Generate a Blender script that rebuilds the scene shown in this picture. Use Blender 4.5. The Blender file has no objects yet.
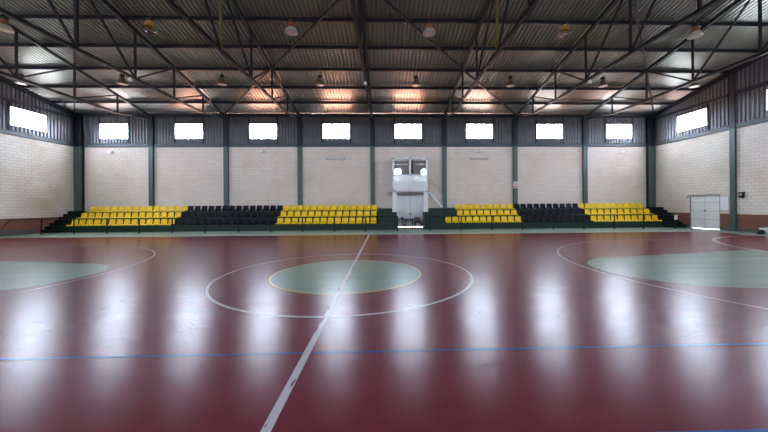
import bpy, math, random
from mathutils import Vector, Matrix

random.seed(4)
S = bpy.context.scene
COL = S.collection
PI = math.pi

# ------------------------------------------------------------------ camera
BAY = 5.45                     # column spacing of the hall
XW = 4 * BAY                   # side walls at +-XW, back wall inner face at Y = 0
YM = -15.72                    # ridge / court centre
YN = 2 * YM                    # near wall
cam_d = bpy.data.cameras.new('camera')
cam = bpy.data.objects.new('camera', cam_d)
COL.objects.link(cam)
cam_d.sensor_fit = 'HORIZONTAL'
cam_d.sensor_width = 36.0
cam_d.lens = 308.48 / 768 * 36.0
cam_d.shift_x = -9.7 / 768
cam_d.shift_y = -10.95 / 768
cam_d.clip_start = 0.05
cam.matrix_world = (Matrix.Translation((0.9045, -23.423, 1.6888))
                    @ Matrix.Rotation(-0.0288, 4, 'Z') @ Matrix.Rotation(PI / 2, 4, 'X')
                    @ Matrix.Rotation(-0.0066, 4, 'Z'))
S.camera = cam

# ------------------------------------------------------------------ view
S.view_settings.view_transform = 'Standard'
S.view_settings.look = 'None'
S.view_settings.gamma = 1.0
S.view_settings.use_curve_mapping = False
S.view_settings.exposure = 2.5

# ------------------------------------------------------------------ world: bright overcast sky, sunlit ground outside
SKY = 11.0
GROUND = 6.0
W = bpy.data.worlds.new('world')
S.world = W
W.use_nodes = True
wn, wl = W.node_tree.nodes, W.node_tree.links
wn.clear()
w_out = wn.new('ShaderNodeOutputWorld')
w_bg = wn.new('ShaderNodeBackground')
w_tc = wn.new('ShaderNodeTexCoord')
w_sep = wn.new('ShaderNodeSeparateXYZ')
wl.new(w_tc.outputs['Generated'], w_sep.inputs[0])
# ground colour by azimuth: orange earth behind the hall, pale concrete elsewhere
w_az = wn.new('ShaderNodeMath'); w_az.operation = 'ARCTAN2'
wl.new(w_sep.outputs['X'], w_az.inputs[0]); wl.new(w_sep.outputs['Y'], w_az.inputs[1])
w_ramp = wn.new('ShaderNodeValToRGB')
w_mr = wn.new('ShaderNodeMapRange')
w_mr.inputs['From Min'].default_value = -PI; w_mr.inputs['From Max'].default_value = PI
wl.new(w_az.outputs[0], w_mr.inputs['Value']); wl.new(w_mr.outputs[0], w_ramp.inputs[0])
el = w_ramp.color_ramp.elements
PALE = (0.80, 0.80, 0.80, 1); EARTH = (1.0, 0.42, 0.25, 1)
el[0].position = 0.0; el[0].color = PALE
el[1].position = 1.0; el[1].color = PALE
for ps, cc in ((0.36, PALE), (0.395, EARTH), (0.53, EARTH), (0.57, (0.95, 0.72, 0.60, 1)), (0.62, PALE)):
    e = el.new(ps); e.color = cc
w_g = wn.new('ShaderNodeVectorMath'); w_g.operation = 'SCALE'; w_g.inputs['Scale'].default_value = GROUND
wl.new(w_ramp.outputs[0], w_g.inputs[0])
w_s = wn.new('ShaderNodeCombineXYZ')
for i, v in enumerate((0.82 * SKY, 0.93 * SKY, 1.10 * SKY)):
    w_s.inputs[i].default_value = v
w_h = wn.new('ShaderNodeMapRange')
w_h.inputs['From Min'].default_value = -0.02; w_h.inputs['From Max'].default_value = 0.02
wl.new(w_sep.outputs['Z'], w_h.inputs['Value'])
w_mix = wn.new('ShaderNodeMix'); w_mix.data_type = 'VECTOR'
wl.new(w_h.outputs[0], w_mix.inputs['Factor'])
wl.new(w_g.outputs[0], w_mix.inputs[4]); wl.new(w_s.outputs[0], w_mix.inputs[5])
wl.new(w_mix.outputs[1], w_bg.inputs['Color'])
wl.new(w_bg.outputs[0], w_out.inputs[0])

# ------------------------------------------------------------------ daylight portals, one per window opening
WZ0, WZ1 = 6.74, 7.82          # window sill / head
WW = 2.0                      # window width
SIDE_WIN = [-3.06, -8.2, -13.1, -18.34, -23.24, -28.38]
def portal(loc, rot):
    d = bpy.data.lights.new('daylight_portal', 'AREA')
    d.shape = 'RECTANGLE'; d.size = WW; d.size_y = WZ1 - WZ0
    d.cycles.is_portal = True
    o = bpy.data.objects.new('daylight_portal', d)
    COL.objects.link(o); o.location = loc; o.rotation_euler = rot
WZC = (WZ0 + WZ1) / 2
for k in range(8):
    x = (k - 3.5) * BAY
    portal((x, 0.10, WZC), (-PI / 2, 0, 0))
    portal((x, YN - 0.10, WZC), (PI / 2, 0, 0))
for y in SIDE_WIN:
    portal((-XW - 0.10, y, WZC), (PI / 2, 0, -PI / 2))
    portal((XW + 0.10, y, WZC), (PI / 2, 0, PI / 2))

# ------------------------------------------------------------------ materials
def mat(name, color=(0.5, 0.5, 0.5), rough=0.5, metal=0.0, spec=0.5, emit=None, var=0.0, vscale=3.0, bump=0.0, bscale=30.0, rvar=0.0):
    m = bpy.data.materials.new(name); m.use_nodes = True
    nt = m.node_tree; N, L = nt.nodes, nt.links
    b = N['Principled BSDF']
    b.inputs['Base Color'].default_value = (*color, 1)
    b.inputs['Roughness'].default_value = rough
    b.inputs['Metallic'].default_value = metal
    b.inputs['Specular IOR Level'].default_value = spec
    if emit:
        b.inputs['Emission Color'].default_value = (*emit[0], 1); b.inputs['Emission Strength'].default_value = emit[1]
    tc = N.new('ShaderNodeTexCoord')
    if var > 0:
        nz = N.new('ShaderNodeTexNoise'); nz.inputs['Scale'].default_value = vscale; nz.inputs['Detail'].default_value = 6
        L.new(tc.outputs['Object'], nz.inputs['Vector'])
        mr = N.new('ShaderNodeMapRange')
        mr.inputs['From Min'].default_value = 0.3; mr.inputs['From Max'].default_value = 0.7
        mr.inputs['To Min'].default_value = 1 - var; mr.inputs['To Max'].default_value = 1 + var
        L.new(nz.outputs['Fac'], mr.inputs['Value'])
        sc = N.new('ShaderNodeVectorMath'); sc.operation = 'SCALE'; sc.inputs[0].default_value = color
        L.new(mr.outputs[0], sc.inputs['Scale']); L.new(sc.outputs[0], b.inputs['Base Color'])
        if rvar > 0:
            m2 = N.new('ShaderNodeMapRange')
            m2.inputs['From Min'].default_value = 0.3; m2.inputs['From Max'].default_value = 0.7
            m2.inputs['To Min'].default_value = rough - rvar; m2.inputs['To Max'].default_value = rough + rvar
            L.new(nz.outputs['Fac'], m2.inputs['Value']); L.new(m2.outputs[0], b.inputs['Roughness'])
    if bump > 0:
        n2 = N.new('ShaderNodeTexNoise'); n2.inputs['Scale'].default_value = bscale; n2.inputs['Detail'].default_value = 3
        L.new(tc.outputs['Object'], n2.inputs['Vector'])
        bp = N.new('ShaderNodeBump'); bp.inputs['Strength'].default_value = bump; bp.inputs['Distance'].default_value = 0.02
        L.new(n2.outputs['Fac'], bp.inputs['Height']); L.new(bp.outputs[0], b.inputs['Normal'])
    return m

def brick_mat(name, axis, dado, stain, spot=None, c1=(0.88, 0.755, 0.655, 1), c2=(0.82, 0.70, 0.605, 1), cm=(0.64, 0.54, 0.46, 1)):
    """painted block wall; bricks in the (axis, Z) plane; optional terracotta dado up to z = 1.02"""
    m = bpy.data.materials.new(name); m.use_nodes = True
    N, L = m.node_tree.nodes, m.node_tree.links
    b = N['Principled BSDF']; b.inputs['Roughness'].default_value = 0.75
    b.inputs['Specular IOR Level'].default_value = 0.3
    tc = N.new('ShaderNodeTexCoord'); sep = N.new('ShaderNodeSeparateXYZ'); cmb = N.new('ShaderNodeCombineXYZ')
    L.new(tc.outputs['Object'], sep.inputs[0])
    L.new(sep.outputs[axis], cmb.inputs[0]); L.new(sep.outputs['Z'], cmb.inputs[1])
    br = N.new('ShaderNodeTexBrick')
    br.inputs['Scale'].default_value = 1.0
    br.inputs['Brick Width'].default_value = 0.39; br.inputs['Row Height'].default_value = 0.19
    br.inputs['Mortar Size'].default_value = 0.013; br.inputs['Mortar Smooth'].default_value = 0.3
    br.inputs['Color1'].default_value = c1
    br.inputs['Color2'].default_value = c2
    br.inputs['Mortar'].default_value = cm
    L.new(cmb.outputs[0], br.inputs['Vector'])
    col = br.outputs['Color']
    # damp / dirt stains with their own shape
    nz = N.new('ShaderNodeTexNoise'); nz.inputs['Scale'].default_value = 0.45; nz.inputs['Detail'].default_value = 7
    L.new(cmb.outputs[0], nz.inputs['Vector'])
    mr = N.new('ShaderNodeMapRange'); mr.inputs['From Min'].default_value = 0.48; mr.inputs['From Max'].default_value = 0.75
    mr.inputs['To Max'].default_value = stain
    L.new(nz.outputs['Fac'], mr.inputs['Value'])
    fac = mr.outputs[0]
    if spot:                      # one large rusty damp patch
        ds = N.new('ShaderNodeVectorMath'); ds.operation = 'DISTANCE'; ds.inputs[1].default_value = (spot[0], spot[1], 0)
        L.new(cmb.outputs[0], ds.inputs[0])
        m3 = N.new('ShaderNodeMapRange'); m3.inputs['From Min'].default_value = spot[2]; m3.inputs['From Max'].default_value = 0.2
        L.new(ds.outputs['Value'], m3.inputs['Value'])
        m4 = N.new('ShaderNodeMath'); m4.operation = 'MULTIPLY'; L.new(m3.outputs[0], m4.inputs[0])
        m5 = N.new('ShaderNodeMapRange'); m5.inputs['From Min'].default_value = 0.35; m5.inputs['From Max'].default_value = 0.6
        L.new(nz.outputs['Fac'], m5.inputs['Value']); L.new(m5.outputs[0], m4.inputs[1])
        m6 = N.new('ShaderNodeMath'); m6.operation = 'MAXIMUM'; L.new(m4.outputs[0], m6.inputs[0]); L.new(fac, m6.inputs[1])
        fac = m6.outputs[0]
    mx = N.new('ShaderNodeMix'); mx.data_type = 'RGBA'; mx.blend_type = 'MULTIPLY'
    L.new(fac, mx.inputs['Factor']); L.new(col, mx.inputs[6]); mx.inputs[7].default_value = (0.66, 0.52, 0.36, 1)
    col = mx.outputs[2]
    if dado:
        lt = N.new('ShaderNodeMath'); lt.operation = 'LESS_THAN'; lt.inputs[1].default_value = 1.02
        L.new(sep.outputs['Z'], lt.inputs[0])
        b2 = N.new('ShaderNodeTexBrick'); b2.inputs['Scale'].default_value = 1.0
        for kk in ('Brick Width', 'Row Height', 'Mortar Size', 'Mortar Smooth'):
            b2.inputs[kk].default_value = br.inputs[kk].default_value
        b2.inputs['Color1'].default_value = (0.27, 0.105, 0.065, 1); b2.inputs['Color2'].default_value = (0.23, 0.09, 0.06, 1)
        b2.inputs['Mortar'].default_value = (0.17, 0.07, 0.05, 1)
        L.new(cmb.outputs[0], b2.inputs['Vector'])
        m2 = N.new('ShaderNodeMix'); m2.data_type = 'RGBA'
        L.new(lt.outputs[0], m2.inputs['Factor']); L.new(col, m2.inputs[6]); L.new(b2.outputs['Color'], m2.inputs[7])
        col = m2.outputs[2]
    L.new(col, b.inputs['Base Color'])
    bp = N.new('ShaderNodeBump'); bp.inputs['Strength'].default_value = 0.35; bp.inputs['Distance'].default_value = 0.01
    bp.invert = True
    L.new(br.outputs['Fac'], bp.inputs['Height']); L.new(bp.outputs[0], b.inputs['Normal'])
    return m

def floor_mat(name, color, worn=None, wear=0.0, rough=0.225):
    m = bpy.data.materials.new(name); m.use_nodes = True
    N, L = m.node_tree.nodes, m.node_tree.links
    b = N['Principled BSDF']; b.inputs['Specular IOR Level'].default_value = 0.17
    tc = N.new('ShaderNodeTexCoord')
    n1 = N.new('ShaderNodeTexNoise'); n1.inputs['Scale'].default_value = 1.1; n1.inputs['Detail'].default_value = 3
    n1.inputs['Roughness'].default_value = 0.5
    mp1 = N.new('ShaderNodeMapping'); mp1.inputs['Scale'].default_value = (0.35, 2.5, 1)
    L.new(tc.outputs['Object'], mp1.inputs[0]); L.new(mp1.outputs[0], n1.inputs['Vector'])
    mr = N.new('ShaderNodeMapRange'); mr.inputs['From Min'].default_value = 0.0; mr.inputs['From Max'].default_value = 1.0
    mr.inputs['To Min'].default_value = 0.8; mr.inputs['To Max'].default_value = 1.2
    L.new(n1.outputs['Fac'], mr.inputs['Value'])
    sc = N.new('ShaderNodeVectorMath'); sc.operation = 'SCALE'; sc.inputs[0].default_value = color
    L.new(mr.outputs[0], sc.inputs['Scale'])
    col = sc.outputs[0]
    if worn:
        n2 = N.new('ShaderNodeTexNoise'); n2.inputs['Scale'].default_value = 4.5; n2.inputs['Detail'].default_value = 3
        mp = N.new('ShaderNodeMapping'); mp.inputs['Scale'].default_value = (2.2, 1, 1)
        L.new(tc.outputs['Object'], mp.inputs[0]); L.new(mp.outputs[0], n2.inputs['Vector'])
        gt = N.new('ShaderNodeMapRange'); gt.inputs['From Min'].default_value = 0.72 - wear; gt.inputs['From Max'].default_value = 0.75 - wear
        L.new(n2.outputs['Fac'], gt.inputs['Value'])
        mx = N.new('ShaderNodeMix'); mx.data_type = 'RGBA'
        L.new(gt.outputs[0], mx.inputs['Factor']); L.new(col, mx.inputs[6]); mx.inputs[7].default_value = (*worn, 1)
        col = mx.outputs[2]
    L.new(col, b.inputs['Base Color'])
    b.inputs['Roughness'].default_value = rough
    n3 = N.new('ShaderNodeTexNoise'); n3.inputs['Scale'].default_value = 70.0; n3.inputs['Detail'].default_value = 0     # slightly uneven screed
    mp3 = N.new('ShaderNodeMapping'); mp3.inputs['Scale'].default_value = (0.4, 1.5, 1)
    L.new(tc.outputs['Object'], mp3.inputs[0]); L.new(mp3.outputs[0], n3.inputs['Vector'])
    bp = N.new('ShaderNodeBump'); bp.inputs['Strength'].default_value = 1.0; bp.inputs['Distance'].default_value = 0.0009
    L.new(n3.outputs['Fac'], bp.inputs['Height']); L.new(bp.outputs[0], b.inputs['Normal'])
    return m

def glass_mat(name, tint=(0.97, 0.98, 1.0), refl=1.0):
    m = bpy.data.materials.new(name); m.use_nodes = True
    N, L = m.node_tree.nodes, m.node_tree.links
    N.clear()
    o = N.new('ShaderNodeOutputMaterial'); t = N.new('ShaderNodeBsdfTransparent'); g = N.new('ShaderNodeBsdfGlossy')
    t.inputs[0].default_value = (*tint, 1); g.inputs['Roughness'].default_value = 0.02
    f = N.new('ShaderNodeFresnel'); ge = N.new('ShaderNodeNewGeometry'); io = N.new('ShaderNodeMapRange')
    io.inputs['To Min'].default_value = 1.5; io.inputs['To Max'].default_value = 1 / 1.5   # same reflection on both faces
    L.new(ge.outputs['Backfacing'], io.inputs['Value']); L.new(io.outputs[0], f.inputs[0])
    mu = N.new('ShaderNodeMath'); mu.operation = 'MULTIPLY'; mu.inputs[1].default_value = refl; mu.use_clamp = True
    mx = N.new('ShaderNodeMixShader')
    L.new(f.outputs[0], mu.inputs[0]); L.new(mu.outputs[0], mx.inputs[0])
    L.new(t.outputs[0], mx.inputs[1]); L.new(g.outputs[0], mx.inputs[2]); L.new(mx.outputs[0], o.inputs[0])
    return m

M = {}
RED = (0.145, 0.0165, 0.029)
M['red'] = floor_mat('court_red', RED)
M['border'] = floor_mat('border_green', (0.24, 0.32, 0.245), rough=0.4)
M['green'] = floor_mat('court_green', (0.20, 0.275, 0.205))
M['white'] = floor_mat('court_white', (0.50, 0.45, 0.45), worn=RED, wear=0.06)
M['yellowline'] = floor_mat('court_yellow', (0.55, 0.42, 0.16), worn=RED, wear=0.04)
M['cream'] = floor_mat('court_cream', (0.55, 0.48, 0.34), worn=(0.3, 0.3, 0.22), wear=0.08)
M['scuff'] = mat('dark_floor_scuff', (0.03, 0.015, 0.018), 0.6)
M['blue'] = floor_mat('court_blue', (0.03, 0.07, 0.24), worn=RED, wear=0.03)
SC1, SC2, SCM = (0.84, 0.765, 0.665, 1), (0.77, 0.70, 0.61, 1), (0.60, 0.535, 0.46, 1)
M['brick_back'] = brick_mat('painted_blocks_back', 'X', False, 0.35)
M['brick_left'] = brick_mat('painted_blocks_left', 'Y', True, 0.6, (-2.2, 2.6, 2.4), SC1, SC2, SCM)
M['brick_right'] = brick_mat('painted_blocks_right', 'Y', True, 0.45, None, SC1, SC2, SCM)
M['plinth'] = mat('grey_concrete', (0.10, 0.10, 0.09), 0.8, var=0.15)
M['clad'] = mat('grey_cladding_metal', (0.125, 0.122, 0.135), 0.45, metal=0.3, var=0.18, vscale=1.2)
M['roof'] = mat('galvanised_roof_sheet', (0.28, 0.285, 0.275), 0.34, metal=0.65, var=0.12, vscale=0.5, rvar=0.03)
M['steel'] = mat('dark_blue_steel', (0.014, 0.018, 0.028), 0.5, spec=0.3, var=0.2)
M['greysteel'] = mat('slate_painted_steel', (0.055, 0.07, 0.075), 0.5, var=0.1)
M['colgreen'] = mat('green_column_paint', (0.070, 0.110, 0.095), 0.45, var=0.08)
M['olive'] = mat('olive_painted_steel', (0.16, 0.15, 0.05), 0.5)
M['frame'] = mat('window_frame_white', (0.6, 0.6, 0.62), 0.5)
M['glass'] = glass_mat('clear_window_glass')
M['booth_glass'] = glass_mat('booth_glass_pane', (0.85, 0.87, 0.88), 2.2)
M['stand'] = mat('green_stand_paint', (0.010, 0.032, 0.020), 0.5, spec=0.3, var=0.12)
M['stairs'] = mat('blackish_green_stairs', (0.004, 0.010, 0.007), 0.6, spec=0.2)  # stairs coloured a blacker green than the tiers
M['yellow'] = mat('yellow_seat_plastic', (0.95, 0.63, 0.004), 0.4, spec=0.35, var=0.04)
M['black'] = mat('black_seat_plastic', (0.006, 0.006, 0.010), 0.42, spec=0.13)
M['rail'] = mat('dark_rail_paint', (0.006, 0.009, 0.008), 0.5, spec=0.2)
M['brownrail'] = mat('brown_handrail', (0.06, 0.03, 0.022), 0.5)
M['whitepaint'] = mat('white_painted_panel', (0.88, 0.87, 0.85), 0.4)
M['whitefilm'] = mat('glossy_white_film', (0.80, 0.80, 0.79), 0.12, spec=0.8, bump=0.6, bscale=2.5)
M['doorgrey'] = mat('pale_grey_sheet_door', (0.88, 0.87, 0.82), 0.45, var=0.05)
M['seam'] = mat('door_seam_shade_grey', (0.42, 0.43, 0.41), 0.6)
M['dooredge'] = mat('door_seam_grey', (0.25, 0.26, 0.26), 0.6)
M['darkmetal'] = mat('black_metal', (0.012, 0.012, 0.014), 0.45)
M['greyplastic'] = mat('grey_chair_plastic', (0.16, 0.16, 0.17), 0.5)
M['copper'] = mat('copper_orange_neck', (0.42, 0.16, 0.085), 0.4, metal=0.3)
M['amber'] = mat('amber_reflector', (0.72, 0.42, 0.10), 0.3, metal=0.2)
M['pale'] = mat('pale_frosted_reflector', (0.62, 0.64, 0.60), 0.35)
M['bronze'] = mat('dull_bronze_reflector', (0.20, 0.14, 0.10), 0.4, metal=0.3)
M['smoky'] = glass_mat('smoky_clear_shade', (0.86, 0.86, 0.84), 1.0)
M['chain'] = mat('dull_chain_steel', (0.14, 0.13, 0.07), 0.5)
M['tube'] = mat('fluorescent_tube_off', (0.85, 0.82, 0.80), 0.3)
M['fixture'] = mat('grey_light_fixture', (0.52, 0.47, 0.44), 0.5)
M['red_sign'] = mat('red_sign_band', (0.55, 0.10, 0.12), 0.5)
M['pink_sign'] = mat('pale_sign_plate', (0.72, 0.66, 0.64), 0.5)
M['sign_ink'] = mat('grey_sign_marks', (0.25, 0.23, 0.24), 0.6)
M['stone'] = mat('grey_tread', (0.22, 0.20, 0.18), 0.7)
M['interior'] = mat('booth_inside_grey', (0.42, 0.42, 0.41), 0.7)

# ------------------------------------------------------------------ mesh helpers
class MB:
    def __init__(s): s.v, s.f, s.mi = [], [], []
    def add(s, vs, fs, mi=0):
        n = len(s.v); s.v += [tuple(p) for p in vs]
        s.f += [tuple(i + n for i in f) for f in fs]; s.mi += [mi] * len(fs)
        return s
    def box(s, a, b, mi=0):
        x0, y0, z0 = a; x1, y1, z1 = b
        vs = [(x0, y0, z0), (x1, y0, z0), (x1, y1, z0), (x0, y1, z0), (x0, y0, z1), (x1, y0, z1), (x1, y1, z1), (x0, y1, z1)]
        return s.add(vs, [(0, 3, 2, 1), (4, 5, 6, 7), (0, 1, 5, 4), (1, 2, 6, 5), (2, 3, 7, 6), (3, 0, 4, 7)], mi)
    def prism(s, pts, p, q, up=(0, 0, 1), mi=0):
        """extrude a 2D profile (u sideways, v up) from p to q"""
        p, q = Vector(p), Vector(q); d = (q - p).normalized(); up = Vector(up)
        if abs(d.dot(up)) > 0.98: up = Vector((0, 1, 0))
        u = d.cross(up).normalized(); v = u.cross(d).normalized()
        n = len(pts); vs = [p + u * a + v * b for a, b in pts] + [q + u * a + v * b for a, b in pts]
        fs = [(i, (i + 1) % n, n + (i + 1) % n, n + i) for i in range(n)]
        fs += [tuple(range(n - 1, -1, -1)), tuple(range(n, 2 * n))]
        return s.add(vs, fs, mi)
    def bar(s, p, q, w, h, up=(0, 0, 1), mi=0):
        return s.prism([(-w / 2, -h / 2), (w / 2, -h / 2), (w / 2, h / 2), (-w / 2, h / 2)], p, q, up, mi)
    def ibeam(s, p, q, w, h, t=0.03, up=(0, 0, 1)):
        a, b, c = w / 2, h / 2, t / 2
        return s.prism([(-a, -b), (a, -b), (a, -b + t), (c, -b + t), (c, b - t), (a, b - t), (a, b), (-a, b), (-a, b - t), (-c, b - t), (-c, -b + t), (-a, -b + t)], p, q, up)
    def tube(s, p, q, r, n=10, mi=0):
        return s.prism([(r * math.cos(2 * PI * i / n), r * math.sin(2 * PI * i / n)) for i in range(n)], p, q, (0, 0, 1), mi)
    def lathe(s, prof, c=(0, 0, 0), n=20, mi=0):
        """prof: list of (r, z)"""
        vs = []; fs = []
        for r, z in prof:
            for i in range(n):
                a = 2 * PI * i / n; vs.append((c[0] + r * math.cos(a), c[1] + r * math.sin(a), c[2] + z))
        for j in range(len(prof) - 1):
            for i in range(n):
                k = (i + 1) % n
                fs.append((j * n + i, j * n + k, (j + 1) * n + k, (j + 1) * n + i))
        return s.add(vs, fs, mi)
    def build(s, name, mats, parent=None, smooth=False, loc=None):
        me = bpy.data.meshes.new(name); me.from_pydata(s.v, [], s.f); me.update()
        if not isinstance(mats, (list, tuple)): mats = [mats]
        for m in mats: me.materials.append(m)
        me.polygons.foreach_set('material_index', s.mi)
        if smooth: me.polygons.foreach_set('use_smooth', [True] * len(s.f))
        o = bpy.data.objects.new(name, me); COL.objects.link(o)
        if parent is not None: o.parent = parent
        if loc is not None: o.location = loc
        return o

def tag(o, label=None, cat=None, group=None, kind=None):
    if label: o['label'] = label
    if cat: o['category'] = cat
    if group: o['group'] = group
    if kind: o['kind'] = kind
    return o
def empty(name, loc=(0, 0, 0), label=None, cat=None, group=None, kind=None):
    o = bpy.data.objects.new(name, None); COL.objects.link(o); o.location = loc
    o.empty_display_size = 0.2
    return tag(o, label, cat, group, kind)
def kids(o): return [c for c in COL.objects if c.parent == o]
def copy_tree(o, loc, label=None, group=None):
    c = o.copy(); COL.objects.link(c); c.location = loc
    if label: c['label'] = label
    if group: c['group'] = group
    for ch in kids(o):
        d = ch.copy(); COL.objects.link(d); d.parent = c
        for g in kids(ch):
            e = g.copy(); COL.objects.link(e); e.parent = d
    return c
ORD = ['first', 'second', 'third', 'fourth', 'fifth', 'sixth', 'seventh', 'eighth', 'ninth', 'tenth', 'eleventh', 'twelfth', 'thirteenth', 'fourteenth']

# ------------------------------------------------------------------ floor with its painted court
ZB, ZE, SL = 6.115, 8.584, 0.2038       # block wall top, eave, roof slope
def zroof(y): return ZE + SL * (-y if y > YM else y - YN)
CX0, CY0 = -0.03, -15.72
fl = MB()
MATS = ['red', 'border', 'green', 'white', 'yellowline', 'cream', 'blue', 'scuff']
def rect(x0, x1, y0, y1, mi, z): fl.add([(x0, y0, z), (x1, y0, z), (x1, y1, z), (x0, y1, z)], [(0, 1, 2, 3)], mi)
X0, X1, YT, YB_ = -20.0, 20.0, -5.70, -25.74
rect(X0, X1, YB_, YT, 0, 0)
rect(-XW - 0.2, XW + 0.2, YT, 0.2, 1, 0); rect(-XW - 0.2, XW + 0.2, YN - 0.2, YB_, 1, 0)
rect(-XW - 0.2, X0, YB_, YT, 1, 0); rect(X1, XW + 0.2, YB_, YT, 1, 0)
def disc(cx, cy, r, mi, z, a0=0, a1=2 * PI, n=72):
    pts = [(cx + r * math.cos(a0 + (a1 - a0) * i / n), cy + r * math.sin(a0 + (a1 - a0) * i / n), z) for i in range(n + (abs(a1 - a0) < 6.28))]
    fl.add(pts, [tuple(range(len(pts)))], mi)
def ring(cx, cy, r, w, mi, z, a0=0, a1=2 * PI, n=96):
    vs = []
    for i in range(n + 1):
        a = a0 + (a1 - a0) * i / n
        for rr in (r - w / 2, r + w / 2): vs.append((cx + rr * math.cos(a), cy + rr * math.sin(a), z))
    fl.add(vs, [(2 * i, 2 * i + 1, 2 * i + 3, 2 * i + 2) for i in range(n)], mi)
disc(CX0, CY0, 1.80, 2, 0.0012)
ring(CX0, CY0, 1.80, 0.05, 4, 0.0018)
ring(CX0, CY0, 3.0, 0.06, 3, 0.0018)
rect(-0.038, 0.042, YB_, YT, 3, 0.0024)
rect(X0, X1, YT - 0.04, YT + 0.04, 5, 0.0018)
for s in (-1, 1):
    # free-throw circle and trapezoid filled green
    ft = s * 8.2; bl = s * 14.0
    pts = []
    n = 40
    for i in range(n + 1):
        a = PI / 2 + PI * i / n if s > 0 else -PI / 2 + PI * i / n
        pts.append((ft + 1.8 * math.cos(a), CY0 + 1.8 * math.sin(a), 0.0012))
    pts += [(bl, CY0 - s * 3.0, 0.0012), (bl, CY0 + s * 3.0, 0.0012)]
    fl.add(pts, [tuple(range(len(pts)))], 2)
    # three-point arc and its straights to the basketball baseline
    a0, a1 = (PI / 2, 3 * PI / 2) if s > 0 else (-PI / 2, PI / 2)
    ring(s * 12.43, CY0, 6.22, 0.045, 3, 0.0018, a0, a1)
    for t in (-1, 1):
        xa, xb = sorted((s * 12.43, bl))
        rect(xa, xb, CY0 + t * 6.22 - 0.03, CY0 + t * 6.22 + 0.03, 3, 0.0018)
    rect(bl - 0.02, bl + 0.02, CY0 - 7.5, CY0 + 7.5, 3, 0.0022)
    # goal area
    for t in (-1, 1):
        if s > 0: b0, b1 = (PI / 2, PI) if t > 0 else (PI, 3 * PI / 2)
        else: b0, b1 = (0, PI / 2) if t > 0 else (-PI / 2, 0)
        ring(s * 20.0, CY0 + t * 1.5, 6.05, 0.10, 3, 0.0020, b0, b1, 48)
    rect(s * 13.95 - 0.0375, s * 13.95 + 0.0375, CY0 - 1.5, CY0 + 1.5, 3, 0.0026)
rect(X0, X1, -19.88, -19.842, 6, 0.0016)
rect(X0, X1, -21.24, -21.20, 6, 0.0016)
def sliver(x0, y0, x1, y1, w, mi, z=0.0034):
    a, b = Vector((x0, y0, z)), Vector((x1, y1, z)); d = b - a; n_ = Vector((-d.y, d.x, 0)).normalized() * w
    r = random.random
    pts = [a, a + d * 0.25 - n_ * (0.5 + r() * 0.5), a + d * 0.6 - n_ * (0.3 + r() * 0.6), b, a + d * 0.7 + n_ * (0.3 + r() * 0.6), a + d * 0.3 + n_ * (0.3 + r() * 0.6)]
    fl.add(pts, [tuple(range(6))], mi)
SCUFFS = [(-4.29, -18.76, -4.12, -18.73, 0.018), (-3.76, -19.11, -3.69, -19.0, 0.014), (-3.81, -18.23, -3.75, -18.03, 0.02), (-3.84, -17.75, -3.79, -17.69, 0.04),
          (-3.48, -18.56, -3.47, -18.42, 0.014), (0.49, -19.43, 0.53, -19.41, 0.03), (4.90, -15.60, 4.95, -15.54, 0.04), (2.80, -19.81, 2.96, -19.76, 0.014), (1.86, -20.24, 2.12, -20.17, 0.01)]
CHIPS = [(0.012, -20.53, 0.03, -20.38, 0.012), (-0.03, -21.05, -0.01, -21.0, 0.008), (-0.04, -19.35, -0.03, -19.05, 0.02), (-0.035, -19.0, -0.02, -18.7, 0.022), (-0.03, -18.45, -0.02, -18.2, 0.016),
         (-0.035, -17.32, -0.015, -17.05, 0.018), (0.03, -16.6, 0.035, -16.4, 0.012), (0.02, -15.2, 0.03, -14.9, 0.014), (-0.03, -13.8, -0.02, -13.4, 0.014)]
for sc in SCUFFS: sliver(*sc, 7)
for sc in CHIPS: sliver(*sc, 0)
floor = fl.build('floor', [M[k] for k in MATS])
tag(floor, 'glossy maroon sports court floor with painted lines and pale green areas', 'floor', kind='structure')

# ------------------------------------------------------------------ walls
def corr(p0, axis, a0, a1, zb, zt, inward, pitch=0.22, amp=0.05):
    """vertical ribbed sheet between a0..a1 along axis; zb/zt numbers or functions"""
    prof = [(0.0, 0), (0.30, 0), (0.42, 1), (0.88, 1)]
    xs = []
    k = math.floor(a0 / pitch) - 1
    while k * pitch < a1 + pitch:
        for f, h in prof: xs.append((k * pitch + f * pitch, h))
        k += 1
    def hh(a):
        for (u, h), (v, g) in zip(xs, xs[1:]):
            if u <= a <= v: return h + (g - h) * (a - u) / (v - u)
        return 0
    cols = [(a0, hh(a0))] + [(u, h) for u, h in xs if a0 < u < a1] + [(a1, hh(a1))]
    vs = []
    for a, h in cols:
        off = p0 + inward * (0.01 - amp * (1 - h))
        for z in (zb(a) if callable(zb) else zb, zt(a) if callable(zt) else zt):
            vs.append((a, off, z) if axis == 'X' else (off, a, z))
    return vs, [(2 * i, 2 * i + 2, 2 * i + 3, 2 * i + 1) for i in range(len(cols) - 1)]

def cladding(parent, p0, axis, lo, hi, wins, top, inward, name='cladding'):
    mb = MB()
    edges = [lo]
    for c in sorted(wins): edges += [c - WW / 2, c + WW / 2]
    edges.append(hi)
    for i in range(len(edges) - 1):
        a, b = edges[i], edges[i + 1]
        if i % 2 == 0: mb.add(*corr(p0, axis, a, b, ZB - 0.02, top, inward))
        else:
            mb.add(*corr(p0, axis, a, b, ZB - 0.02, WZ0, inward)); mb.add(*corr(p0, axis, a, b, WZ1, top, inward))
    return mb.build(name, M['clad'], parent)

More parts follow.
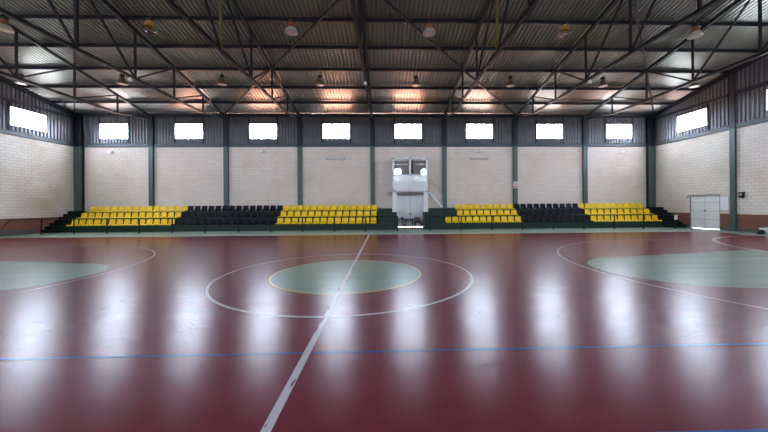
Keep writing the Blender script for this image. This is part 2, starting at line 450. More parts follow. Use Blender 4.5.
DX0, DX1, DH = 1.80, 3.88, 2.58          # doorway in the back wall
w = MB()
w.box((-XW - 0.2, 0, 0), (DX0, 0.2, ZB)); w.box((DX1, 0, 0), (XW + 0.2, 0.2, ZB)); w.box((DX0, 0, DH), (DX1, 0.2, ZB))
wall_back = tag(w.build('wall_back', M['brick_back']), 'white painted block back wall behind the seating', 'wall', kind='structure')
back_wins = [(k - 3.5) * BAY for k in range(8)]
cladding(wall_back, 0.0, 'X', -XW, XW, back_wins, ZE + 0.055, 1)
w = MB().box((-XW - 0.2, YN - 0.2, 0), (XW + 0.2, YN, ZB))
wall_front = tag(w.build('wall_front', M['brick_back']), 'white painted block wall behind the camera', 'wall', kind='structure')
cladding(wall_front, YN, 'X', -XW, XW, back_wins, ZE + 0.03, -1)
w = MB().box((-XW - 0.2, YN, 0), (-XW, 0, ZB))
wall_left = tag(w.build('wall_left', M['brick_left']), 'left block wall with terracotta lower band', 'wall', kind='structure')
cladding(wall_left, -XW, 'Y', YN, 0, SIDE_WIN, lambda y: zroof(y) + 0.03, -1)
RD0, RD1, RDH = -4.78, -2.88, 2.17       # doorway in the right wall
w = MB()
w.box((XW, YN, 0), (XW + 0.2, RD0, ZB)); w.box((XW, RD1, 0), (XW + 0.2, 0, ZB)); w.box((XW, RD0, RDH), (XW + 0.2, RD1, ZB))
wall_right = tag(w.build('wall_right', M['brick_right']), 'right block wall with terracotta lower band and sheet door', 'wall', kind='structure')
cladding(wall_right, XW, 'Y', YN, 0, SIDE_WIN, lambda y: zroof(y) + 0.03, 1)

b = MB().box((-XW, YN, 0), (-XW + 0.03, -2.75, 0.30))
tag(b.build('baseboard_left', M['plinth']), 'grey concrete plinth along the foot of the left wall', 'baseboard', kind='structure')
b = MB().box((XW - 0.03, RD1 + 0.04, 0), (XW, -2.66, 0.30)).box((XW - 0.03, YN, 0), (XW, RD0 - 0.04, 0.22))
tag(b.build('baseboard_right', M['plinth']), 'grey concrete plinth along the foot of the right wall', 'baseboard', kind='structure')

# ledge beams at the top of the block work, eave beams, girts
t = MB().ibeam((-XW, -0.07, ZB + 0.127), (XW, -0.07, ZB + 0.127), 0.12, 0.255, 0.02)
tag(t.build('trim_1', M['greysteel']), 'slate steel beam along the top of the back block wall', 'beam', kind='structure')
for i, s in ((2, -1), (3, 1)):
    t = MB().ibeam((s * (XW - 0.07), YN, ZB + 0.127), (s * (XW - 0.07), -0.13, ZB + 0.127), 0.12, 0.255, 0.02)
    tag(t.build('trim_%d' % i, M['greysteel']), 'slate steel beam along the top of the %s block wall' % ('left' if s < 0 else 'right'), 'beam', kind='structure')
t = MB().ibeam((-XW, -0.08, ZE - 0.13), (XW, -0.08, ZE - 0.13), 0.14, 0.22, 0.02)
tag(t.build('trim_4', M['steel']), 'dark steel eave beam along the back wall', 'beam', kind='structure')
for i, s in ((5, -1), (6, 1)):
    t = MB()
    for y0, y1 in ((-0.16, YM), (YM, YN)):
        t.ibeam((s * (XW - 0.09), y0, zroof(y0) - 0.20), (s * (XW - 0.09), y1, zroof(y1) - 0.20), 0.16, 0.26, 0.03)
    tag(t.build('trim_%d' % i, M['steel']), 'dark sloping steel edge beam under the roof along the %s wall' % ('left' if s < 0 else 'right'), 'beam', kind='structure')
for i, s in ((7, -1), (8, 1)):
    t = MB().bar((s * (XW - 0.05), -5.7 if s > 0 else YN, 8.2), (s * (XW - 0.05), YN if s > 0 else -5.7, 8.2), 0.08, 0.22)
    t.bar((s * (XW - 0.05), -0.4, 8.2), (s * (XW - 0.05), -5.3, 8.2), 0.08, 0.16)
    tag(t.build('trim_%d' % i, M['steel']), 'dark horizontal girt across the %s wall cladding' % ('left' if s < 0 else 'right'), 'beam', kind='structure')

# ------------------------------------------------------------------ roof sheet (corrugated, ribs run down the slope)
def roof_half(y0, y1, mb):
    pitch = 0.21; prof = [(0, 0), (0.40, 0), (0.55, 1), (0.83, 1)]
    cols = []
    k = 0
    while -XW - 0.06 + k * pitch < XW + 0.06:
        for f, h in prof: cols.append((-XW - 0.06 + (k + f) * pitch, h))
        k += 1
    vs = []
    for x, h in cols:
        for y in (y0, y1): vs.append((x, y, zroof(y) - 0.005 + 0.068 * h))
    mb.add(vs, [(2 * i, 2 * i + 1, 2 * i + 3, 2 * i + 2) for i in range(len(cols) - 1)])
r = MB(); roof_half(0.02, YM, r); roof_half(YM, YN - 0.02, r)
tag(r.build('ceiling', M['roof']), 'corrugated galvanised metal roof seen from below', 'ceiling', kind='structure')

# ------------------------------------------------------------------ windows
def window(n, c, wall, label):
    fr = MB(); gl = MB()
    f = 0.02
    def bx(mb, a0, a1, z0, z1, d0, d1):
        if wall == 'back': mb.box((a0, d0, z0), (a1, d1, z1))
        elif wall == 'front': mb.box((a0, YN - d1, z0), (a1, YN - d0, z1))
        elif wall == 'left': mb.box((-XW - d1, a0, z0), (-XW - d0, a1, z1))
        else: mb.box((XW + d0, a0, z0), (XW + d1, a1, z1))
    a, b_ = c - WW / 2, c + WW / 2
    bx(fr, a, b_, WZ0 - f, WZ0, -0.06, 0.03); bx(fr, a, b_, WZ1, WZ1 + f, -0.06, 0.03)
    bx(fr, a - f, a, WZ0 - f, WZ1 + f, -0.06, 0.03); bx(fr, b_, b_ + f, WZ0 - f, WZ1 + f, -0.06, 0.03)
    for k in (1, 2):
        m_ = a + WW * k / 3; bx(fr, m_ - 0.012, m_ + 0.012, WZ0, WZ1, 0.0, 0.04)
    bx(gl, a, b_, WZ0, WZ1, 0.018, 0.024)
    o = fr.build('window_%d' % n, M['frame']); tag(o, label, 'window', kind='structure')
    gl.build('glass_pane', M['glass'], o)
n = 0
for k, c in enumerate(back_wins):
    n += 1; window(n, c, 'back', '%s bright three-pane window from the left in the back wall' % ORD[k])
for wl_ in ('left', 'right'):
    for k, c in enumerate(SIDE_WIN):
        n += 1; window(n, c, wl_, '%s three-pane window from the back corner in the %s wall' % (ORD[k], wl_))
for k, c in enumerate(back_wins):
    n += 1; window(n, c, 'front', '%s three-pane window from the left in the wall behind the camera' % ORD[k])
# thin posts that carry each back and side window
wp = MB()
for c in back_wins:
    for s in (-1, 1): wp.box((c + s * (WW / 2 + 0.06) - 0.03, -0.07, ZB + 0.256), (c + s * (WW / 2 + 0.06) + 0.03, -0.005, ZE - 0.25))
wp.build('window_post', M['steel'], wall_back)
for wall_, s in ((wall_left, -1), (wall_right, 1)):
    wp = MB()
    for c in SIDE_WIN[:3]:
        wp.box((s * (XW - 0.04) - 0.03, c - WW / 2 - 0.10, ZB + 0.256), (s * (XW - 0.04) + 0.03, c - WW / 2 - 0.04, 8.10))
    wp.build('window_post', M['steel'], wall_)

# ------------------------------------------------------------------ columns
COLN = {-4: 'left corner', -3: 'second from the left', -2: 'third from the left', -1: 'fourth from the left', 0: 'centre',
        1: 'fourth from the right', 2: 'third from the right', 3: 'second from the right', 4: 'right corner'}
def column(loc, w_, d_, ztop, label, turn=False, corner=0):
    w_, d_ = (0.56, 0.24) if corner else (w_, d_)
    e = empty('steel_column', loc, label, 'column', 'steel columns along the walls')
    up = (1, 0, 0) if turn else (0, 1, 0)
    for nm, z0, z1, mm in (('lower_shaft', 0.0, ZB + 0.0, 'colgreen'), ('upper_shaft', ZB + 0.0, ztop, 'steel')):
        mb = MB().ibeam((0, 0, z0), (0, 0, z1), w_, d_, 0.022, up)
        mb.build(nm, M[mm], e)
    return e
for k in range(-4, 5):
    x = k * BAY
    if abs(k) == 4: x = math.copysign(XW - 0.30, k)
    column((x, -0.135 if abs(k) == 4 else -0.085, 0), 0.32, 0.15, ZE - 0.02, 'green steel column of the back wall, %s' % COLN[k], corner=int(math.copysign(1, k)) if abs(k) == 4 else 0)
for s, nm in ((1, 'right'), (-1, 'left')):
    for j, y in enumerate((-5.56, -10.8)):
        column((s * (XW - 0.06), y, 0), 0.29, 0.10, zroof(y) - 0.34, 'green steel column on the %s wall, %s from the back corner' % (nm, ORD[j]), turn=True)

# ------------------------------------------------------------------ roof trusses, purlins, wind braces
NODES = [2.95, 5.71, 8.43, 11.20, 13.95]
ZBOT = 7.775
def truss(k):
    x = k * BAY
    e = empty('roof_truss', (x, 0, 0), 'dark steel roof truss springing from the back-wall column %s' % COLN[k], 'truss', 'steel roof trusses')
    def zt(t): return ZE + SL * t - 0.26
    tc, bc = MB(), MB()
    def P(t, z, m): return (0, -t if m == 0 else YN + t, z)
    for m in (0, 1):
        tc.ibeam(P(0.34, zt(0.34), m), P(-YM, zt(-YM), m), 0.13, 0.14, 0.022)
        bc.ibeam(P(NODES[0], ZBOT, m), P(-YM, ZBOT, m), 0.12, 0.12, 0.02)
        bc.bar(P(NODES[0], ZBOT, m), P(0.34, 8.17, m), 0.07, 0.09)
    tc.build('top_chord', M['steel'], e); bc.build('bottom_chord', M['steel'], e)
    for m in (0, 1):
        for i, t in enumerate(NODES):
            mm = M['olive'] if (abs(k) == 1 and i == 3 and m == 0) else M['steel']
            o = MB().bar(P(t, ZBOT, m), P(t, zt(t), m), 0.08, 0.08).build('vertical', mm, e)
            if mm == M['olive']: o['label'] = 'olive yellow vertical member'
        dg = [(NODES[1], 0, NODES[0], 1), (NODES[2], 0, NODES[1], 1), (NODES[2], 0, NODES[3], 1), (NODES[3], 0, NODES[4], 1)]
        for ta, _, tb, _ in dg:
            MB().bar(P(ta, ZBOT, m), P(tb, zt(tb), m), 0.07, 0.07).build('diagonal', M['steel'], e)
    MB().bar((0, YM, ZBOT), (0, YM, zt(-YM)), 0.08, 0.08).build('king_post', M['steel'], e)
    return e
for k in range(-3, 4): truss(k)

for j in range(1, 7):
    t = 1.797 * j
    mb = MB()
    z = zroof(-t) - 0.09
    mb.ibeam((-XW + 0.02, -t, z), (XW - 0.02, -t, z), 0.07, 0.17, 0.018)
    tag(mb.build('roof_purlin', M['steel']), 'long dark purlin under the roof sheets, %s from the back eave' % ORD[j - 1], 'beam', 'roof purlins')

def brace(k0, t0, k1, t1, label):
    def P(k, t):
        x = k * BAY
        if abs(k) == 4: x -= math.copysign(0.25, k)
        return (x, -max(t, 0.4), zroof(-max(t, 0.4)) - 0.24)
    p, q = Vector(P(k0, t0)), Vector(P(k1, t1)); d = (q - p).normalized() * 0.12
    o = MB().bar(p + d, q - d, 0.09, 0.09).build('wind_brace', M['steel'])
    tag(o, label, 'brace', 'roof wind braces')
brace(-2, 0, -1, 5.71, 'diagonal dark roof brace rising from third column from left to the next truss')
brace(-1, 5.71, 0, 11.25, 'diagonal dark roof brace just left of the centre truss, high up')
brace(2, 0, 1, 5.71, 'diagonal dark roof brace rising from third column from right to the next truss')
brace(1, 5.71, 0, 11.25, 'diagonal dark roof brace just right of the centre truss, high up')
brace(-4, 0, -3, 5.71, 'steep dark roof brace rising from the left back corner')
brace(-3, 5.71, -2, 11.25, 'steep dark roof brace near the left edge, above the corner brace')
brace(4, 0, 3, 5.71, 'steep dark roof brace rising from the right back corner')
brace(3, 5.71, 2, 11.25, 'steep dark roof brace toward the right edge, above the corner brace')

# small white floodlights on the bottom chords
def chord_lamp(x, y, label):
    e = empty('small_floodlight', (x, y, ZBOT - 0.06), label, 'light', 'small white floodlights on truss chords')
    MB().box((-0.025, -0.025, -0.06), (0.025, 0.025, 0)).build('bracket', M['whitepaint'], e)
    MB().box((-0.06, -0.07, -0.18), (0.06, 0.07, -0.06)).build('lamp_body', M['whitepaint'], e)
chord_lamp(-2 * BAY, -8.72, 'small white fitting under the truss left of the back-row lamps')
chord_lamp(0, -8.4, 'small white fitting under the centre truss')
chord_lamp(2 * BAY, -8.72, 'small white fitting under the truss toward the right, by a lamp')

# ------------------------------------------------------------------ high bay lamps
def bay_lamp(neck, shade, chain, smoky=False):
    e = empty('high_bay_lamp')
    MB().tube((0, 0, 0.56), (0, 0, 0.56 + chain), 0.014, 8).build('suspension_chain', M['chain'], e)
    MB().lathe([(0.001, 0.56), (0.06, 0.56), (0.11, 0.53), (0.12, 0.51), (0.12, 0.40), (0.10, 0.38), (0.001, 0.38)]).build('ballast_housing', M['darkmetal'], e, True)
    r0 = 0.20 if smoky else 0.18
    MB().lathe([(0.105, 0.38), (0.11, 0.35), (0.14 if not smoky else 0.16, 0.26), (r0, 0.15)]).build('reflector_neck', neck, e, True)
    MB().lathe([(r0, 0.15), (0.215, 0.10), (0.245, 0.04), (0.255, 0.0), (0.247, 0.0), (0.237, 0.04), (0.207, 0.10), (r0 - 0.008, 0.15)]).build('reflector', shade, e, True)
    MB().lathe([(0.001, 0.012), (0.12, 0.008), (0.24, 0.012), (0.24, 0.02), (0.001, 0.024)]).build('lens', M['smoky'] if smoky else M['pale'], e, True)
    return e
zF, zR = 8.50, 8.50
YF, YR = -11.18, -5.86
lampF = bay_lamp(M['copper'], M['pale'], zroof(YF) - zF - 0.60)
lampA = bay_lamp(M['amber'], M['smoky'], zroof(YF) - zF - 0.60, True)
lampR = bay_lamp(M['bronze'], M['bronze'], zroof(YR) - zR - 0.60)
for o in (lampF, lampA, lampR): o['category'] = 'lamp'
used = set()
def put(proto, loc, label, group):
    if proto.name in used: return copy_tree(proto, loc, label, group)
    used.add(proto.name); proto.location = loc; proto['label'] = label; proto['group'] = group; return proto
F_LAB = {0: 'leftmost lamp of the nearer row, with copper neck, cut by the frame edge', 1: 'amber hanging lamp at upper left in the nearer row',
         2: 'hanging lamp with copper neck and pale shade, left of the centre truss', 3: 'hanging lamp with copper neck and pale shade, right of the centre truss',
         4: 'amber hanging lamp at upper right in the nearer row', 5: 'rightmost lamp of the nearer row, copper neck and pale shade'}
for i in range(6):
    z = zF
    put(lampA if i in (1, 4) else lampF, ((i - 2.5) * BAY, YF, z), F_LAB[i], 'high bay lamps of the nearer row')
for i in range(8):
    if i in (0, 7): lb = 'pale hanging lamp by the %s wall, outermost of the farther row' % ('left' if i == 0 else 'right')
    elif i < 4: lb = 'small hanging lamp of the farther row, %s from the left' % ORD[i]
    else: lb = 'small hanging lamp of the farther row, %s from the right' % ORD[7 - i]
    put(lampR, ((i - 3.5) * BAY, YR, zR), lb, 'high bay lamps of the farther row')
# dark box on the chord beside the right-hand lamp
e = empty('junction_box', (11.75, -11.9, 9.66), 'dark box hanging near the roof above the rightmost nearer lamp', 'box')
MB().box((-0.27, -0.12, 0), (0.27, 0.12, 0.30)).build('housing', M['darkmetal'], e)
MB().tube((0, 0, 0.30), (0, 0, zroof(-11.9) - 9.66), 0.015).build('hanger_rod', M['chain'], e)

# ------------------------------------------------------------------ grandstands
TZ = (0.42, 0.865, 1.31)
TY = (-2.32, -1.66, -0.98)
YEND = -0.27
def stand(name_side, xa, xb, stair_x, label):
    e = empty('grandstand', ((xa + xb) / 2, -1.2, 0), label, 'grandstand')
    ox, oy = (xa + xb) / 2, -1.2
    for z, y in zip(TZ, TY):
        MB().box((xa - ox, y - oy, 0 if z == TZ[0] else z - 0.46), (xb - ox, YEND - oy, z)).build('tier', M['stand'], e)
    st = MB()
    y0s = -2.48 if name_side == 'left' else -2.68
    for i in range(7):
        st.box((stair_x[0] - ox, y0s + 0.295 * i - oy, 0.2014 * i), (stair_x[1] - ox, (-0.27) - oy, 0.2014 * (i + 1)))
    st.build('stairs', M['stairs'], e)
    return e, ox, oy
gl_, ox, oy = stand('left', -20.34, 0.43, (-XW + 0.03, -20.34), 'dark green stepped grandstand left of the central doorway')
MB().box((0.43 - ox, -2.30 - oy, 0), (1.72 - ox, -1.23 - oy, 1.185)).box((0.43 - ox, -1.23 - oy, 0), (1.43 - ox, -1.0 - oy, 1.185)).box((0.43 - ox, -1.0 - oy, 0), (1.43 - ox, YEND - oy, 1.45)).build('end_block', M['stand'], gl_)
for x in (-15.1, -11.3, -7.3, -3.6):
    MB().tube((x - ox, -2.315 - oy, 0.13), (x - ox, -2.30 - oy, 0.13), 0.05).build('vent', M['darkmetal'], gl_)
gr_, ox, oy = stand('right', 6.05, 20.47, (20.47, XW - 0.03), 'dark green stepped grandstand right of the central doorway')
MB().box((4.98 - ox, -2.30 - oy, 0), (6.05 - ox, -1.56 - oy, TZ[0])).box((3.64 - ox, -2.30 - oy, 0), (4.98 - ox, -1.23 - oy, 1.185)).box((4.06 - ox, -1.23 - oy, 0), (4.98 - ox, -1.0 - oy, 1.185)).box(
    (4.98 - ox, -1.56 - oy, 0), (6.05 - ox, -1.0 - oy, 1.185)).box((4.13 - ox, -1.0 - oy, 0), (6.05 - ox, YEND - oy, 1.44)).build('end_block', M['stand'], gr_)
for x in (5.2, 5.9, 9.55, 13.6):
    MB().tube((x - ox, -2.315 - oy, 0.13), (x - ox, -2.30 - oy, 0.13), 0.05).build('vent', M['darkmetal'], gr_)

# moulded bucket seat: origin at the front of its tread, on the tread surface
def seat_mesh(name, m):
    prof = [(0.015, 0.0, 0.90), (0.0, 0.03, 0.96), (0.03, 0.055, 1.0), (0.13, 0.045, 1.0), (0.25, 0.035, 1.0), (0.33, 0.05, 1.0),
            (0.375, 0.11, 1.0), (0.395, 0.20, 1.0), (0.41, 0.30, 0.99), (0.425, 0.375, 0.94), (0.435, 0.405, 0.84)]
    us = [-1, -0.9, -0.6, -0.2, 0.2, 0.6, 0.9, 1]
    vs, fs = [], []
    for j, (y, z, wf) in enumerate(prof):
        for u in us:
            cup = max(0, abs(u) - 0.6) / 0.4
            vs.append(((0.215 if j < 6 else 0.20) * wf * u, y - (0.035 * cup if j > 5 else 0), z + (0.03 * cup if 1 < j < 7 else 0)))
    nu = len(us)
    for j in range(len(prof) - 1):
        for i in range(nu - 1): fs.append((j * nu + i, j * nu + i + 1, (j + 1) * nu + i + 1, (j + 1) * nu + i))
    o = MB().add(vs, fs).build(name, m, None, True)
    md = o.modifiers.new('thickness', 'SOLIDIFY'); md.thickness = 0.012; md.offset = -1
    return o
seat_protos = {'yellow': seat_mesh('stadium_seat', M['yellow']), 'black': seat_mesh('stadium_seat', M['black'])}
first = {'yellow': True, 'black': True}
ROWN = ('bottom', 'middle', 'top')
def put_seat(x, row, colour, label, group):
    p = seat_protos[colour]
    if first[colour]: o = p; first[colour] = False
    else: o = p.copy(); COL.objects.link(o)
    o.location = (x, TY[row] + 0.0, TZ[row] + 0.013)
    tag(o, label, 'seat', group)
BLOCKS = [('yellow', 'far left yellow block', -20.30, 0.4931, 14, 0), ('black', 'left black block', -20.30 + 14 * 0.4912, 0.4931, 14, 0),
          ('yellow', 'yellow block left of doorway', -20.30 + 28 * 0.4912, 0.4931, 14, 0),
          ('yellow', 'yellow block right of doorway', 6.07, 0.4943, 9, 2), ('black', 'right black block', 6.07 + 9 * 0.4943, 0.4943, 10, 0),
          ('yellow', 'far right yellow block', 6.07 + 19 * 0.4943, 0.4943, 10, 0)]
for colour, bn, xs, pt, nn, extra in BLOCKS:
    for row in range(3):
        ne = extra if row == 0 else 0
        for i in range(-ne, nn):
            put_seat(xs + pt * (i + 0.5), row, colour, '%s seat, %s from left in %s row of the %s' % (colour, ORD[i + ne], ROWN[row], bn),
                     '%s seats in the %s row of the %s' % (colour, ROWN[row], bn))

# ------------------------------------------------------------------ railings in front of the stands
YRL, ZRL = -3.6, 0.955
def railing(posts, label, end=None):
    e = empty('railing', (posts[0], YRL, 0), label, 'railing')
    ox = posts[0]
    tr = MB().tube((0, 0, ZRL), (posts[-1] - ox, 0, ZRL), 0.028)
    tr.build('top_rail', M['rail'], e)
    for x in posts:
        MB().tube((x - ox, 0, 0), (x - ox, 0, ZRL), 0.038).build('post', M['rail'], e)
    return e
LP = [-20.46, -18.50, -16.49, -14.51, -12.49, -10.46, -8.38, -6.38, -4.35, -2.32, -0.34, 1.71]
RP = [3.81, 5.84, 7.85, 9.85, 11.90, 13.93, 15.96, 17.92, 20.06]
rl = railing(LP, 'dark waist-high railing in front of the left grandstand')
h = MB().tube((0, 0, ZRL), (-1.30, -0.55, ZRL - 0.02), 0.035).tube((-1.30, -0.55, ZRL - 0.02), (-1.31, -0.95, 0.33), 0.02)
o = h.build('side_handrail', M['brownrail'], rl); o['label'] = 'brown handrail running to the left wall'
railing(RP, 'dark waist-high railing in front of the right grandstand')
p = MB().box((19.96, YRL - 0.062, 0.60), (20.16, YRL - 0.042, 0.92))
tag(p.build('white_plate', M['whitepaint']), 'small white plate fixed on the last railing post at right', 'sign')

# ------------------------------------------------------------------ doors
d = empty('door_1', ((DX0 + DX1) / 2, 0.06, 0), 'white double door in the central doorway under the booth', 'door', kind='structure')
xc = (DX0 + DX1) / 2
hw = (DX1 - DX0) / 2
for s in (-1, 1):
    lf = MB().box((min(0, s * (hw - 0.06)), 0, 0.02), (max(0, s * (hw - 0.06)), 0.04, DH - 0.08))
    lf.box((min(0.012 * s, s * 0.24), -0.012, 0.12), (max(0.012 * s, s * 0.24), 0, DH - 0.72)).build('door_leaf', M['whitepaint'], d)
MB().box((-hw, -0.03, 0), (-hw + 0.07, 0.06, DH)).box((hw - 0.07, -0.03, 0), (hw, 0.06, DH)).box((-hw + 0.07, -0.03, DH - 0.09), (hw - 0.07, 0.06, DH)).build('door_frame', M['whitepaint'], d)
MB().box((-0.012, -0.016, 0.1), (0.012, -0.012, DH - 0.2)).box((-0.50, -0.004, 0.1), (-0.48, 0, DH - 0.2)).box((0.48, -0.004, 0.1), (0.50, 0, DH - 0.2)).build('panel_seam', M['seam'], d)
MB().box((-0.10, -0.06, 0.98), (0.08, -0.012, 1.05)).build('door_handle', M['darkmetal'], d)

d = empty('door_2', (XW + 0.05, (RD0 + RD1) / 2, 0), 'pale grey sheet metal double door in the right wall', 'door', kind='structure')
yh = (RD1 - RD0) / 2
for s in (-1, 1):
    lf = MB().box((0, min(0, s * (yh - 0.02)), 0.012), (0.04, max(0, s * (yh - 0.02)), RDH - 0.03))
    lf.build('door_leaf', M['doorgrey'], d)
    sm = MB()
    for z in (0.60, 1.15, 1.70): sm.box((-0.004, min(0.01 * s, s * (yh - 0.04)), z), (0, max(0.01 * s, s * (yh - 0.04)), z + 0.022))
    sm.build('panel_seam', M['seam'], d)
MB().box((-0.005, -0.012, 0.03), (0, 0.012, RDH - 0.05)).build('centre_seam', M['seam'], d)
MB().box((-0.06, -yh, 0), (0.06, -yh + 0.025, RDH)).box((-0.06, yh - 0.025, 0), (0.06, yh, RDH)).box((-0.06, -yh, RDH - 0.035), (0.06, yh, RDH)).build('door_frame', M['dooredge'], d)
MB().box((-0.05, -0.07, 1.16), (-0.0, 0.05, 1.22)).build('door_handle', M['darkmetal'], d)
cb = MB()
cp = [(-2.72, 2.02), (-2.78, 2.20), (-3.3, 2.215), (-3.8, 2.20), (-4.2, 2.245), (-4.5, 2.25), (-4.85, 2.19)]
for (y0, z0), (y1, z1) in zip(cp, cp[1:]): cb.tube((XW - 0.02, y0, z0), (XW - 0.02, y1, z1), 0.014, 6)
tag(cb.build('wall_cable', M['darkmetal']), 'thin dark cable running over the grey door of the right wall', 'cable')
bd = empty('wall_board', (XW, -5.02, 1.66), 'blank white board on the wall between grey door and green column', 'board')
MB().box((-0.03, -0.245, -0.42), (-0.001, 0.215, 0.42)).build('board_panel', M['whitepaint'], bd)
MB().box((-0.04, -0.245, -0.44), (-0.001, 0.215, -0.42)).build('board_ledge', M['dooredge'], bd)
fx = empty('wall_floodlight', (XW, -5.99, 2.16), 'black floodlight on the right wall beside the green column', 'light')
MB().box((-0.13, -0.12, -0.20), (-0.05, 0.09, 0.08)).build('lamp_body', M['darkmetal'], fx)
MB().box((-0.10, -0.15, 0.11), (-0.001, 0.11, 0.16)).box((-0.12, -0.15, -0.08), (-0.06, -0.122, 0.16)).box((-0.12, 0.092, -0.08), (-0.06, 0.11, 0.16)).build('bracket', M['darkmetal'], fx)
MB().box((-0.138, -0.07, -0.05), (-0.13, 0.05, 0.05)).build('lens', M['fixture'], fx)

# ------------------------------------------------------------------ commentary booth over the doorway
BX0, BX1, BY = 1.47, 4.02, -1.20
bo = empty('commentary_booth', (0, 0, 0), 'white glazed booth raised on piers above the central doorway', 'booth')
bo.location = ((BX0 + BX1) / 2, BY, 0); ox, oy = bo.location.x, bo.location.y
def B(a, b_): return (a[0] - ox, a[1] - oy, a[2]), (b_[0] - ox, b_[1] - oy, b_[2])
MB().box(*B((1.22, BY - 0.10, 2.60), (4.10, -0.001, 2.72))).build('floor_slab', M['fixture'], bo)
for xa, xb in ((BX0, BX0 + 0.30), (BX1 - 0.30, BX1)):
    o = MB().box(*B((xa, BY, 0), (xb, BY + 0.22, 2.60)))
    o.build('pier', M['whitepaint'], bo)
f = MB()
zt_, zm = 5.12, 3.86
for xa in (BX0, (BX0 + BX1) / 2 - 0.06, BX1 - 0.12): f.box(*B((xa, BY, 2.72), (xa + 0.12, BY + 0.10, zt_)))
f.box(*B((BX0, BY, zt_ - 0.12), (BX1, BY + 0.10, zt_))); f.box(*B((BX0, BY, zm - 0.05), (BX1, BY + 0.10, zm + 0.03)))
f.box(*B((BX0, BY, 2.72), (BX1, BY + 0.10, 2.80)))
f.build('front_frame', M['whitepaint'], bo)
xm = (BX0 + BX1) / 2
for xa, xb in ((BX0 + 0.12, xm - 0.06), (xm + 0.06, BX1 - 0.12)):
    MB().box(*B((xa, BY + 0.045, zm + 0.03), (xb, BY + 0.053, zt_ - 0.12))).build('glass_pane', M['booth_glass'], bo)
    MB().box(*B((xa, BY + 0.03, 2.80), (xb, BY + 0.06, zm - 0.05))).build('lower_panel', M['whitefilm'], bo)
MB().box(*B((BX0, BY + 0.10, 2.72), (BX0 + 0.06, -0.001, zt_))).build('side_wall', M['interior'], bo)
MB().box(*B((BX1 - 0.06, BY + 0.10, 2.72), (BX1, -0.001, zt_))).build('side_wall', M['interior'], bo)
hc = MB()
for i, (dz, rr) in enumerate(((4.85, 0.05), (4.62, 0.03), (4.45, 0.05), (4.25, 0.07), (4.1, 0.05))):
    hc.box(*B((2.93 - rr, BY + 0.16, dz - 0.09), (2.93 + rr, BY + 0.22, dz + 0.09)))
hc.box(*B((2.92, BY + 0.18, 3.9), (2.94, BY + 0.20, 4.99)))
o = hc.build('hanging_cable', M['darkmetal'], bo); o['label'] = 'dark cable hanging behind the right pane'

# stair up to the booth
st = empty('booth_stair', (4.15, 0, 0), 'steep white stair with handrail climbing to the booth beside a green column', 'stairs')
sp, sq = (5.14 - 4.15, 1.495), (0.03, 2.62)
for y in (-0.86, -0.36):
    MB().bar((sp[0], y, sp[1]), (sq[0], y, sq[1]), 0.045, 0.12).build('stringer', M['whitepaint'], st)
for i in range(5):
    u = (i + 0.7) / 5.4
    x = sp[0] + (sq[0] - sp[0]) * u; z = sp[1] + (sq[1] - sp[1]) * u - 0.03
    MB().box((x - 0.10, -0.835, z - 0.015), (x + 0.12, -0.385, z + 0.015)).build('tread', M['stone'], st)
MB().tube((sp[0], -0.86, sp[1] + 1.0), (sq[0], -0.86, sq[1] + 1.0), 0.022).tube((sp[0], -0.86, sp[1]), (sp[0], -0.86, sp[1] + 1.0), 0.018).tube(
    (sq[0], -0.86, sq[1]), (sq[0], -0.86, sq[1] + 1.0), 0.018).build('handrail', M['interior'], st)

# ------------------------------------------------------------------ things in the doorway
tb = empty('metal_table', (1.80, -0.95, 0), 'low dark metal framed table standing in the central doorway', 'table')
MB().box((0, -0.25, 0.62), (1.20, 0.25, 0.68)).build('table_top', M['darkmetal'], tb)
for x in (0.02, 0.42, 0.58, 1.10):
    for y in (-0.22, 0.22):
        MB().box((x - 0.025, y - 0.02, 0), (x + 0.025, y + 0.02, 0.62)).build('leg', M['darkmetal'], tb)
MB().box((0, -0.235, 0.14), (1.20, -0.205, 0.19)).build('stretcher', M['darkmetal'], tb)
o = MB().lathe([(0.001, 0.12), (0.05, 0.12), (0.09, 0.08), (0.10, 0), (0.001, 0)], n=14).build('rounded_black_object', M['darkmetal'], None, True, (2.14, -0.98, 0.681))  # unidentified small dark object, built as a plain rounded shape
tag(o, 'small black rounded object lying on the dark doorway table', 'object')
ch = empty('office_chair', (3.32, -0.80, 0), 'grey backed chair with black arm and seat right of doorway table', 'chair')
bk = MB().box((-0.24, 0.10, 0.42), (0.10, 0.16, 0.80)).build('backrest', M['greyplastic'], ch)
MB().box((-0.26, -0.26, 0.40), (0.30, 0.22, 0.47)).build('seat', M['darkmetal'], ch)
MB().box((0.10, 0.10, 0.47), (0.15, 0.16, 0.78)).build('back_post', M['darkmetal'], ch)
for x, y in ((-0.22, -0.22), (0.26, -0.22), (-0.22, 0.18), (0.26, 0.18)):
    MB().tube((x * 0.9, y * 0.9, 0.40), (x, y, 0), 0.02).build('leg', M['darkmetal'], ch)

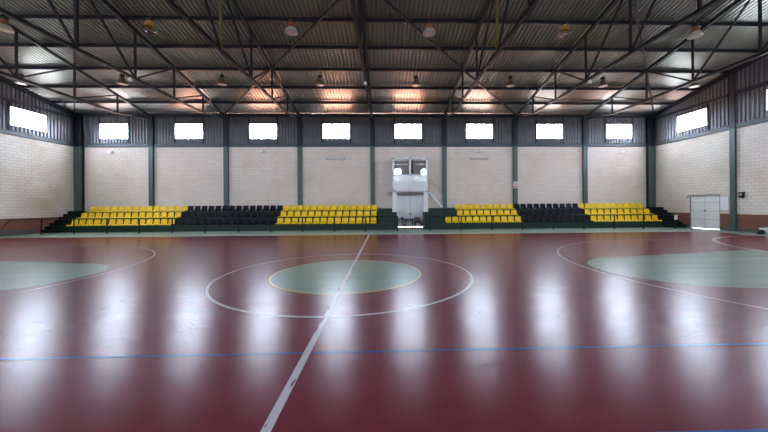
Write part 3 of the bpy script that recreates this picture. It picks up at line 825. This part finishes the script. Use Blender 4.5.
# ------------------------------------------------------------------ fittings on the back wall
def fluor(x0, x1, z, label):
    e = empty('fluorescent_fixture', ((x0 + x1) / 2, 0, z), label, 'light', 'fluorescent fixtures on the back wall')
    hl = (x1 - x0) / 2
    MB().box((-hl, -0.07, -0.10), (hl, -0.001, 0.10)).build('housing', M['fixture'], e)
    for dz in (-0.035, 0.04):
        MB().tube((-hl + 0.06, -0.10, dz), (hl - 0.06, -0.10, dz), 0.022).build('tube', M['tube'], e)
    for s in (-1, 1): MB().box((s * (hl - 0.03) - 0.03, -0.125, -0.075), (s * (hl - 0.03) + 0.03, -0.07, 0.08)).build('socket', M['fixture'], e)
fluor(-3.47, -2.08, 5.22, 'long fluorescent fixture on the block wall left of the centre column')
fluor(7.47, 8.82, 5.20, 'long fluorescent fixture on the block wall right of the booth')
def elight(x, z, label, s=1):
    e = empty('wall_lamp', (x, 0, z), label, 'light', 'small wall lamps on the back wall')
    MB().box((0.02 * s - 0.05, -0.10, -0.06), (0.02 * s + 0.05, -0.001, 0.16)).build('bracket', M['fixture'], e)
    MB().box((-0.20, -0.30, -0.07), (0.14, -0.10, 0.03)).build('lamp_head', M['tube'], e)
elight(-19.2, 5.68, 'small white lamp high on the wall near the left corner')
elight(-8.2, 5.72, 'small white lamp under the third window from the left')
elight(8.15, 5.70, 'small white lamp above the right-hand fluorescent fixture')
elight(19.2, 5.68, 'small white lamp high on the wall near the right corner')
sg = empty('column_sign', (2 * BAY, -0.162, 3.17), 'white sign with red lower band fixed to a green column', 'sign')
MB().box((-0.175, -0.02, -0.26), (0.175, 0, 0.26)).build('plate', M['pink_sign'], sg)
MB().box((-0.16, -0.026, -0.16), (0.16, -0.02, -0.09)).build('red_band', M['red_sign'], sg)
MB().box((-0.10, -0.026, 0.13), (0.10, -0.02, 0.17)).box((-0.05, -0.026, -0.02), (0.06, -0.02, 0.08)).box((-0.12, -0.026, -0.22), (0.10, -0.02, -0.20)).build('sign_mark', M['sign_ink'], sg)
dp = MB().tube((-21.02, -0.22, 8.42), (-21.02, -0.22, 7.6), 0.045).tube((-21.02, -0.22, 7.6), (-20.93, -0.22, 6.5), 0.045).tube((-20.93, -0.22, 6.5), (-21.02, -0.20, 6.32), 0.045)
tag(dp.build('downpipe', M['clad']), 'thin grey downpipe beside the left corner column', 'pipe')

# ------------------------------------------------------------------ things on the floor by the right wall
cs = empty('equipment_case', (21.46, -7.62, 0), 'white case on the floor at the right edge by the wall', 'case')
MB().box((-0.32, -0.34, 0.03), (0.32, 0.30, 0.28)).build('body', M['whitepaint'], cs)
MB().box((-0.33, -0.35, 0.28), (0.33, 0.31, 0.33)).build('lid', M['whitepaint'], cs)
for x in (-0.25, 0.25):
    for y in (-0.27, 0.23): MB().tube((x - 0.03, y, 0.03), (x + 0.03, y, 0.03), 0.03).build('castor', M['darkmetal'], cs)
bg = MB().lathe([(0.001, 0), (0.10, 0.005), (0.155, 0.06), (0.16, 0.13), (0.13, 0.21), (0.06, 0.25), (0.001, 0.25)], n=20).build('black_bag', M['darkmetal'], None, True, (20.92, -7.56, 0))
tag(bg, 'round black bag on the floor in front of the white case', 'bag')
